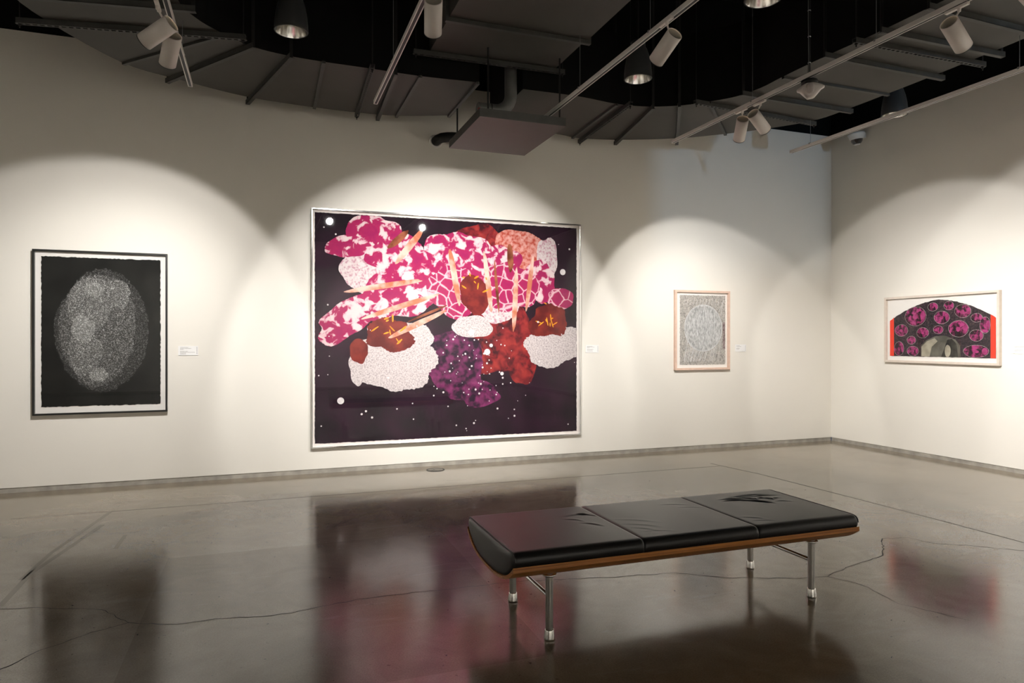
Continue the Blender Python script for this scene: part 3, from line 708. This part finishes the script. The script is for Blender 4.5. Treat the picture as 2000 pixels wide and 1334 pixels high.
# unseen heads added behind the camera for fill light, facing the walls there
for (x, y, aim, lb) in ((-0.6, -2.6, (-1.4, -6, 1.6), 'first track, facing the opposite wall'), (2.627, -2.6, (2.2, -6, 1.6), 'third track, facing the opposite wall'), (4.285, -2.8, (5.4, -6, 1.6), 'fourth track, facing the opposite wall'), (-0.6, 0.6, (-6, 1.2, 1.6), 'first track, facing the left wall'), (4.285, -0.6, (7.98, -0.6, 1.6), 'fourth track, facing the right wall')):
    head(x, y, aim, 'added fill spotlight behind the camera on the ' + lb, 1.05, cone=72)

# ------------------------------------------------------------------ ducts and hangers
def spline(pts, n):
    """Catmull-Rom through pts"""
    out = []; P = [pts[0]] + list(pts) + [pts[-1]]
    for i in range(1, len(P) - 2):
        for k in range(n):
            u = k / n; r = []
            for a in range(2):
                p0, p1, p2, p3 = P[i - 1][a], P[i][a], P[i + 1][a], P[i + 2][a]
                r.append(.5 * (2 * p1 + (p2 - p0) * u + (2 * p0 - 5 * p1 + 4 * p2 - p3) * u * u + (3 * p1 - p0 - 3 * p2 + p3) * u ** 3))
            out.append(tuple(r))
    out.append(tuple(pts[-1])); return out
ZD0, ZD1 = 4.0, 4.75
def curved_duct(name, stations, label, n=4):
    t = thing(name, (stations[0][0][0], stations[0][0][1], ZD0), label, 'air duct')
    O = spline([s[0] for s in stations], n); I = spline([s[1] for s in stations], n)
    for si in range(len(stations) - 1):
        o_ = O[si * n:(si + 1) * n + 1]; i_ = I[si * n:(si + 1) * n + 1]
        mb = MB(); m_ = len(o_)
        g = 0.0
        vs = [(x, y, ZD0) for x, y in o_] + [(x, y, ZD0) for x, y in i_] + [(x, y, ZD1) for x, y in o_] + [(x, y, ZD1) for x, y in i_]
        fs = []; 
        for k in range(m_ - 1):
            fs += [(k, k + 1, m_ + k + 1, m_ + k), (2 * m_ + k, 2 * m_ + k + 1, 3 * m_ + k + 1, 3 * m_ + k), (k, k + 1, 2 * m_ + k + 1, 2 * m_ + k), (m_ + k, m_ + k + 1, 3 * m_ + k + 1, 3 * m_ + k)]
        fs += [(0, m_, 3 * m_, 2 * m_), (m_ - 1, 2 * m_ - 1, 4 * m_ - 1, 3 * m_ - 1)]
        mb.add(vs, fs)
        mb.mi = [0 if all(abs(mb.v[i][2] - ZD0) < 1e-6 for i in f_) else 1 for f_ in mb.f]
        mb.build('duct_segment', ['duct_grey', 'duct_shaded'], t)
    return t
left_st = [((-1.78, 3.2), (-0.62, 3.2)), ((-1.78, 4.6), (-0.62, 4.6)), ((-1.74, 5.70), (-0.60, 5.50)), ((-1.60, 6.25), (-0.50, 5.80)), ((-1.201, 6.966), (-0.34, 6.00)), ((-0.80, 7.22), (-0.093, 6.21)), ((-0.161, 7.507), (0.187, 6.297)), ((0.500, 7.60), (0.50, 6.33)), ((0.967, 7.61), (0.92, 6.34)), ((1.39, 7.57), (1.40, 6.36)), ((1.945, 7.36), (1.96, 6.32))]
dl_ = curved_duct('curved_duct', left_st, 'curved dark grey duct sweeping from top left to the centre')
right_st = [((2.42, 7.40), (2.42, 6.34)), ((3.348, 7.581), (3.02, 6.335)), ((3.66, 7.64), (3.52, 6.40)), ((4.161, 7.532), (3.88, 6.35)), ((4.826, 7.222), (4.18, 6.20)), ((5.259, 6.865), (4.40, 5.98)), ((5.612, 6.504), (4.55, 5.78)), ((5.884, 6.088), (4.62, 5.50)), ((5.93, 5.60), (4.62, 5.20)), ((5.94, 4.765), (4.64, 4.70)), ((5.93, 4.2), (4.68, 4.2)), ((5.90, 3.3), (4.70, 3.3)), ((5.90, 1.6), (4.70, 1.6))]
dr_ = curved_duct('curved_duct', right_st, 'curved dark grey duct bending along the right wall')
def seam(o, i, parent):
    mb = MB(); mb.obox((o[0], o[1], ZD0 - .022), (i[0], i[1], ZD0 - .022), 0.032, 0.022)
    mb.obox((i[0], i[1], ZD0 - .022), (i[0] + .001, i[1], ZD0 - .022), .03, .022)
    return mb.build('flange_joint', 'strut_grey', parent, 0.002)
def ext(a, b, ea=0.0, eb=0.0):
    l = math.dist(a, b); u = ((b[0] - a[0]) / l, (b[1] - a[1]) / l)
    return (a[0] - u[0] * ea, a[1] - u[1] * ea), (b[0] + u[0] * eb, b[1] + u[1] * eb)
seam((0.506, 7.60), (0.502, 6.31), dl_); seam((1.384, 7.58), (1.386, 6.34), dl_); seam((1.93, 7.37), (1.945, 6.31), dl_); seam((-1.189, 6.97), (-0.31, 6.04), dl_)
seam((3.563, 7.63), (3.50, 6.39), dr_); seam((5.248, 6.88), (4.38, 6.0), dr_); seam((5.95, 5.2), (4.62, 5.2), dr_)
def hanger(a, b, kind, label, z=ZD0, rods=True, drop=0.0):
    mid = ((a[0] + b[0]) / 2, (a[1] + b[1]) / 2)
    t = thing('duct_hanger', (mid[0], mid[1], z), label, 'duct hanger', 'steel cross bars under the ducts')
    A = (a[0], a[1], z - .045); B = (b[0], b[1], z - .045); mb = MB()
    L = math.dist(a, b); u = Vector((b[0] - a[0], b[1] - a[1], 0)) / L; s = u.cross(Vector((0, 0, 1)))
    if kind == 'strut':      # slotted channel: two side walls and a ladder shaped bottom
        for q_ in (-1, 1):
            off = s * q_ * 0.0195
            mb.obox(Vector(A) + off, Vector(B) + off, 0.003, 0.043)
            off = s * q_ * 0.0150
            mb.obox(Vector(A) + off, Vector(B) + off, 0.010, 0.003)
        n = int(L / 0.05)
        for k in range(n + 1):
            p_ = Vector(A) + u * (L * k / n)
            mb.obox(p_ - u * .009, p_ + u * .009, 0.022, 0.003)
        mb.build('cross_bar', 'strut_grey', t)
        i_ = MB(); i_.obox(Vector(A) + Vector((0, 0, .034)), Vector(B) + Vector((0, 0, .034)), 0.036, 0.008); i_.build('channel_back', 'slot_black', t)
    else:                    # plain angle: upright leg and foot
        mb.obox(Vector(A) + s * .018, Vector(B) + s * .018, 0.004, 0.044)
        mb.obox(A, B, 0.040, 0.004)
        mb.build('cross_bar', 'strut_grey', t)
    if rods:
        for p_, e in ((a, 1), (b, -1)):
            P_ = Vector((p_[0], p_[1], 0)) + u * e * 0.02
            rd = MB()
            if kind == 'strut':
                rd.tube([(P_.x, P_.y, z - .075), (P_.x, P_.y, ZC)], 0.005, 8)
                rd.lathe([(0.0, z - .056), (0.012, z - .056), (0.012, z - .045), (0, z - .045)], (P_.x, P_.y, 0), 6, smooth=False)
            else:
                rd.box(P_.x - .014, P_.x + .014, P_.y - .004, P_.y + .004, z - .045, ZC)
            rd.build('hanger_rod', 'hanger_dark', t)
    return t
hanger((-1.95, 5.86), (-0.48, 5.61), 'angle', 'plain steel cross bar at the very top left corner')
hanger((-1.80, 6.28), (-0.14, 5.99), 'strut', 'long slotted steel cross bar behind the left pair of spotlights')
hanger(*ext((-0.846, 7.216), (-0.092, 6.146), .04, .03), 'angle', 'first plain steel cross bar right of the left spotlight track')
hanger(*ext((-0.153, 7.588), (0.22, 6.254), .03, .03), 'angle', 'plain steel cross bar ending under the left pendant lamp')
hanger(*ext((0.957, 7.613), (0.922, 6.249), .03, .03), 'strut', 'slotted steel cross bar left of the second track end')
hanger(*ext((1.192, 7.656), (1.151, 6.383), .03, .09), 'angle', 'plain steel cross bar right behind the second track end')
hanger(*ext((3.686, 7.642), (3.605, 6.305), .06, .03), 'strut', 'slotted steel cross bar right of the hanging metal pan')
hanger(*ext((4.144, 7.592), (3.891, 6.319), .03, .03), 'angle', 'plain steel cross bar below the middle pendant lamp')
hanger(*ext((4.861, 7.331), (4.121, 6.167), .03, .03), 'angle', 'plain steel cross bar crossing the fourth track end')
hanger((4.20, 6.007), (5.92, 6.149), 'strut', 'slotted steel cross bar behind the two neighbouring spotlights')
hanger((4.50, 5.644), (5.977, 5.682), 'angle', 'plain steel cross bar level with the motion sensor')
hanger((4.56, 4.641), (6.03, 4.667), 'angle', 'plain steel cross bar above the right pendant lamp')
hanger((4.58, 4.33), (6.08, 4.314), 'strut', 'slotted steel cross bar at upper right of the right duct')
hanger((4.62, 4.119), (6.03, 4.112), 'angle', 'plain steel cross bar just before the right spotlight')
hanger((4.62, 3.703), (6.0, 3.733), 'angle', 'plain steel cross bar nearest the upper right picture corner')

# straight duct in the middle
t = thing('straight_duct', (2.09, 4.5, 4.2), 'straight rectangular grey duct hanging at the top centre', 'air duct')
MB().box(1.454, 2.735, 2.3, 4.74, 4.2, 4.85).build('duct_section', 'duct_grey', t)
MB().box(1.454, 2.735, 4.744, 5.525, 4.2, 4.85).build('duct_section', 'duct_grey', t)
MB().box(1.454, 2.720, 5.565, 6.26, 4.2, 4.85).build('duct_section', 'duct_grey', t)
MB().box(1.422, 2.766, 5.525, 5.565, 4.164, 4.885).build('flange_joint', 'strut_grey', t, 0.003)
MB().box(1.50, 2.69, 4.7385, 4.7455, 4.197, 4.199).build('duct_seam', 'hanger_dark', t)
hanger((1.303, 6.25), (2.815, 6.22), 'strut', 'slotted steel cross bar under the straight centre duct', z=4.199)

# hanging pan with pipes
t = thing('metal_pan', (2.285, 6.51, 3.55), 'shallow square metal pan hanging in front of the back wall', 'hanging pan')
px0, px1, py0, py1, pz = 1.855, 2.715, 5.965, 7.07, 3.55
mb = MB(); mb.box(px0, px1, py0, py1, pz, pz + .004)
mb.build('pan_bottom', 'pan_grey', t)
mb = MB(); mb.box(px0, px1, py0, py0 + .004, pz + .004, pz + .08); mb.box(px0, px1, py1 - .004, py1, pz + .004, pz + .08)
mb.box(px0, px0 + .004, py0 + .004, py1 - .004, pz + .004, pz + .08); mb.box(px1 - .004, px1, py0 + .004, py1 - .004, pz + .004, pz + .08)
mb.build('pan_rim', 'strut_grey', t)
for x, y in ((1.94, 5.985), (2.66, 5.985), (1.94, 7.05), (2.66, 7.05)):
    MB().tube([(x, y, pz + .005), (x, y, 4.198 if y < 6.5 else 3.976)], 0.009, 8).build('hanger_rod', 'hanger_dark', t)
    MB().lathe([(0.0, pz + .014), (.017, pz + .014), (.017, pz + .028), (0, pz + .028)], (x, y, 0), 6, smooth=False).build('nut', 'hanger_dark', t)
MB().lathe([(0, 0), (.017, 0), (.020, .012), (.012, .022), (0, .024)], (1.875, 6.03, 3.63), 12).build('red_cap', 'bolt_red', t)
t = thing('bent_pipe', (2.3, 6.45, 3.64), 'dull metal pipe bending down behind the hanging pan', 'pipe')
pp = [(2.33, 6.45, 4.9), (2.33, 6.45, 3.96)] + [(2.33 - .17 * (1 - math.cos(a * PI / 12)), 6.45, 3.96 - .17 * math.sin(a * PI / 12)) for a in range(1, 7)] + [(1.98, 6.45, 3.79)]
MB().tube(pp, 0.062, 20).build('pipe_bend', 'pipe_zinc', t)
MB().tube([(2.12, 6.45, 3.79), (2.105, 6.45, 3.79)], 0.067, 20).build('pipe_joint', 'strut_grey', t)
t = thing('wall_pipe', (1.93, 7.97, 3.83), 'short dark pipe elbow entering the wall beside the hanging pan', 'pipe')
MB().tube([(2.25, 7.78, 3.90), (2.08, 7.79, 3.895), (2.02, 7.80, 3.89), (1.965, 7.83, 3.885), (1.935, 7.89, 3.88), (1.93, 7.979, 3.88)], 0.056, 20).build('pipe_bend', 'hanger_dark', t)
MB().lathe([(0.057, 0.0), (0.057, .010), (.080, .009), (.082, 0.0)], (1.93, 7.979, 3.88), 28, Matrix.Rotation(PI / 2, 3, 'X')).build('wall_collar', 'track_white', t)

# ------------------------------------------------------------------ pendant high bay lamps
def pendant(x, y, label, z=4.05):
    t = thing('pendant_lamp', (x, y, z), label, 'pendant lamp', 'dark bell shaped pendant lamps')
    MB().lathe([(.124, z), (.134, z + .003), (.136, z + .012), (.134, z + .06), (.127, z + .13), (.112, z + .21), (.090, z + .28), (.074, z + .31), (.070, z + .36), (.055, z + .372), (0, z + .375)], (x, y, 0), 40).build('shade', 'pendant_grey', t)
    MB().lathe([(.124, z), (.121, z + .01), (.110, z + .07), (.085, z + .13), (.045, z + .16), (0, z + .165)], (x, y, 0), 40).build('reflector', 'reflector', t)
    MB().lathe([(.136, z - .001), (.138, z + .006), (.1365, z + .013)], (x, y, 0), 40).build('trim_ring', 'strut_grey', t)
    MB().lathe([(0, z + .055), (.02, z + .06), (.030, z + .085), (.026, z + .12), (.02, z + .16)], (x, y, 0), 20).build('bulb', 'plastic_white', t)
    MB().tube([(x, y, z + .37), (x, y, ZC)], 0.009, 10).build('stem', 'hanger_dark', t)
    MB().lathe([(.0, ZC - .03), (.05, ZC - .03), (.06, ZC)], (x, y, 0), 20).build('canopy', 'pendant_grey', t)
pendant(0.2116, 5.92, 'dark bell pendant lamp in front of the left curved duct')
pendant(3.432, 5.843, 'dark bell pendant lamp right of the third track')
pendant(3.511, 4.162, 'pendant lamp whose rim just shows at the top picture edge')
pendant(6.706, 5.782, 'dark bell pendant lamp between right duct and right wall')

# motion sensor on a stem
sx_, sy_, sz_ = 4.30, 4.516, 3.60
t = thing('motion_sensor', (sx_, sy_, sz_), 'white winged motion sensor hanging from a thin black stem', 'sensor')
out_ = [(-.107, .012), (-.098, .022), (-.028, .064), (.012, .064), (.088, .034), (.107, .020), (.107, .008), (.098, 0), (.083, -.006), (.028, -.066), (.014, -.072), (-.028, -.074), (-.042, -.060), (-.086, -.014), (-.104, -.008), (-.109, .002)]
view = (Vector((0, 0, 1.5)) - Vector((sx_, sy_, sz_))); view.z *= 0.75; view.normalize()
sdv = Vector((0, 0, 1)).cross(view).normalized(); upv = view.cross(sdv).normalized()
M4 = Matrix((sdv, upv, view)).transposed().to_4x4(); M4.translation = Vector((sx_, sy_, sz_))
mb = MB(); n = len(out_)
lv = [(0.90, -.055), (1.0, -.045), (1.0, -.012), (0.93, 0.002), (0.80, 0.012), (.55, .018)]
vs = [M4 @ Vector((x * s_, y * s_, z_)) for s_, z_ in lv for x, y in out_]
fs = [(i * n + k, i * n + (k + 1) % n, (i + 1) * n + (k + 1) % n, (i + 1) * n + k) for i in range(len(lv) - 1) for k in range(n)] + [tuple(range(n)), tuple(range(n * (len(lv) - 1), n * len(lv)))]
mb.add(vs, fs, True); mb.build('sensor_body', 'sensor_white', t)
cap = [(0.030 * math.cos(a) - .002, 0.012 + (.020 if math.sin(a) > 0 else -.020) + 0.022 * math.sin(a)) for a in [2 * PI * i / 28 + .01 for i in range(28)]]
mb = MB(); n = len(cap); lv = [(1, .010), (1, .024), (.75, .031), (.3, .034)]
vs = [M4 @ Vector((x * s_, (y - .012) * s_ + .012, z_)) for s_, z_ in lv for x, y in cap]
fs = [(i * n + k, i * n + (k + 1) % n, (i + 1) * n + (k + 1) % n, (i + 1) * n + k) for i in range(3) for k in range(n)] + [tuple(range(3 * n, 4 * n))]
mb.add(vs, fs, True); mb.build('sensor_lens', 'sensor_lens', t)
MB().lathe([(0, .0), (.066, .0), (.066, .035), (0, .035)], (sx_ + .02, sy_ + .035, sz_ + .055), 24).build('mounting_plate', 'cable_black', t)
MB().tube([(sx_ + .02, sy_ + .035, sz_ + .088), (sx_ + .02, sy_ + .035, ZC)], 0.010, 10).build('stem', 'cable_black', t)
MB().tube([(sx_ + .006, sy_ + .025, sz_ + .10), (sx_ + .004, sy_ + .03, 4.2), (sx_ + .006, sy_ + .027, ZC)], 0.003, 6).build('cable', 'wire_steel', t)
for z_ in (3.84, 4.06, 4.28, 4.6):
    MB().lathe([(.0105, -.003), (.013, -.003), (.013, .003), (.0105, .003)], (sx_ + .02, sy_ + .035, z_), 12).build('cable_tie', 'plastic_white', t)

# dome security camera high on the right wall
cx_, cy_, cz_ = 7.87, 7.40, 4.345
t = thing('dome_camera', (7.98, cy_, cz_), 'small white dome security camera high on the right wall', 'security camera')
tl = Matrix.Rotation(math.radians(-8), 3, 'Y')
MB().lathe([(0, .085), (.105, .085), (.112, .078), (.112, .06), (.086, .0), (.078, -.008)], (cx_, cy_, cz_), 36, tl).build('housing', 'plastic_white', t)
MB().lathe([(.080, -.006), (.074, -.035), (.055, -.062), (.03, -.076), (0, -.080)], (cx_, cy_, cz_), 36, tl).build('dome', 'dome_black', t)
MB().lathe([(.040, -.0715), (.034, -.079), (.0, -.084)], (cx_, cy_, cz_), 28, tl).build('dome_cap', 'plastic_white', t)
MB().box(7.93, 7.9895, cy_ - .05, cy_ + .05, cz_ + .02, cz_ + .09).build('wall_bracket', 'plastic_white', t, 0.004)
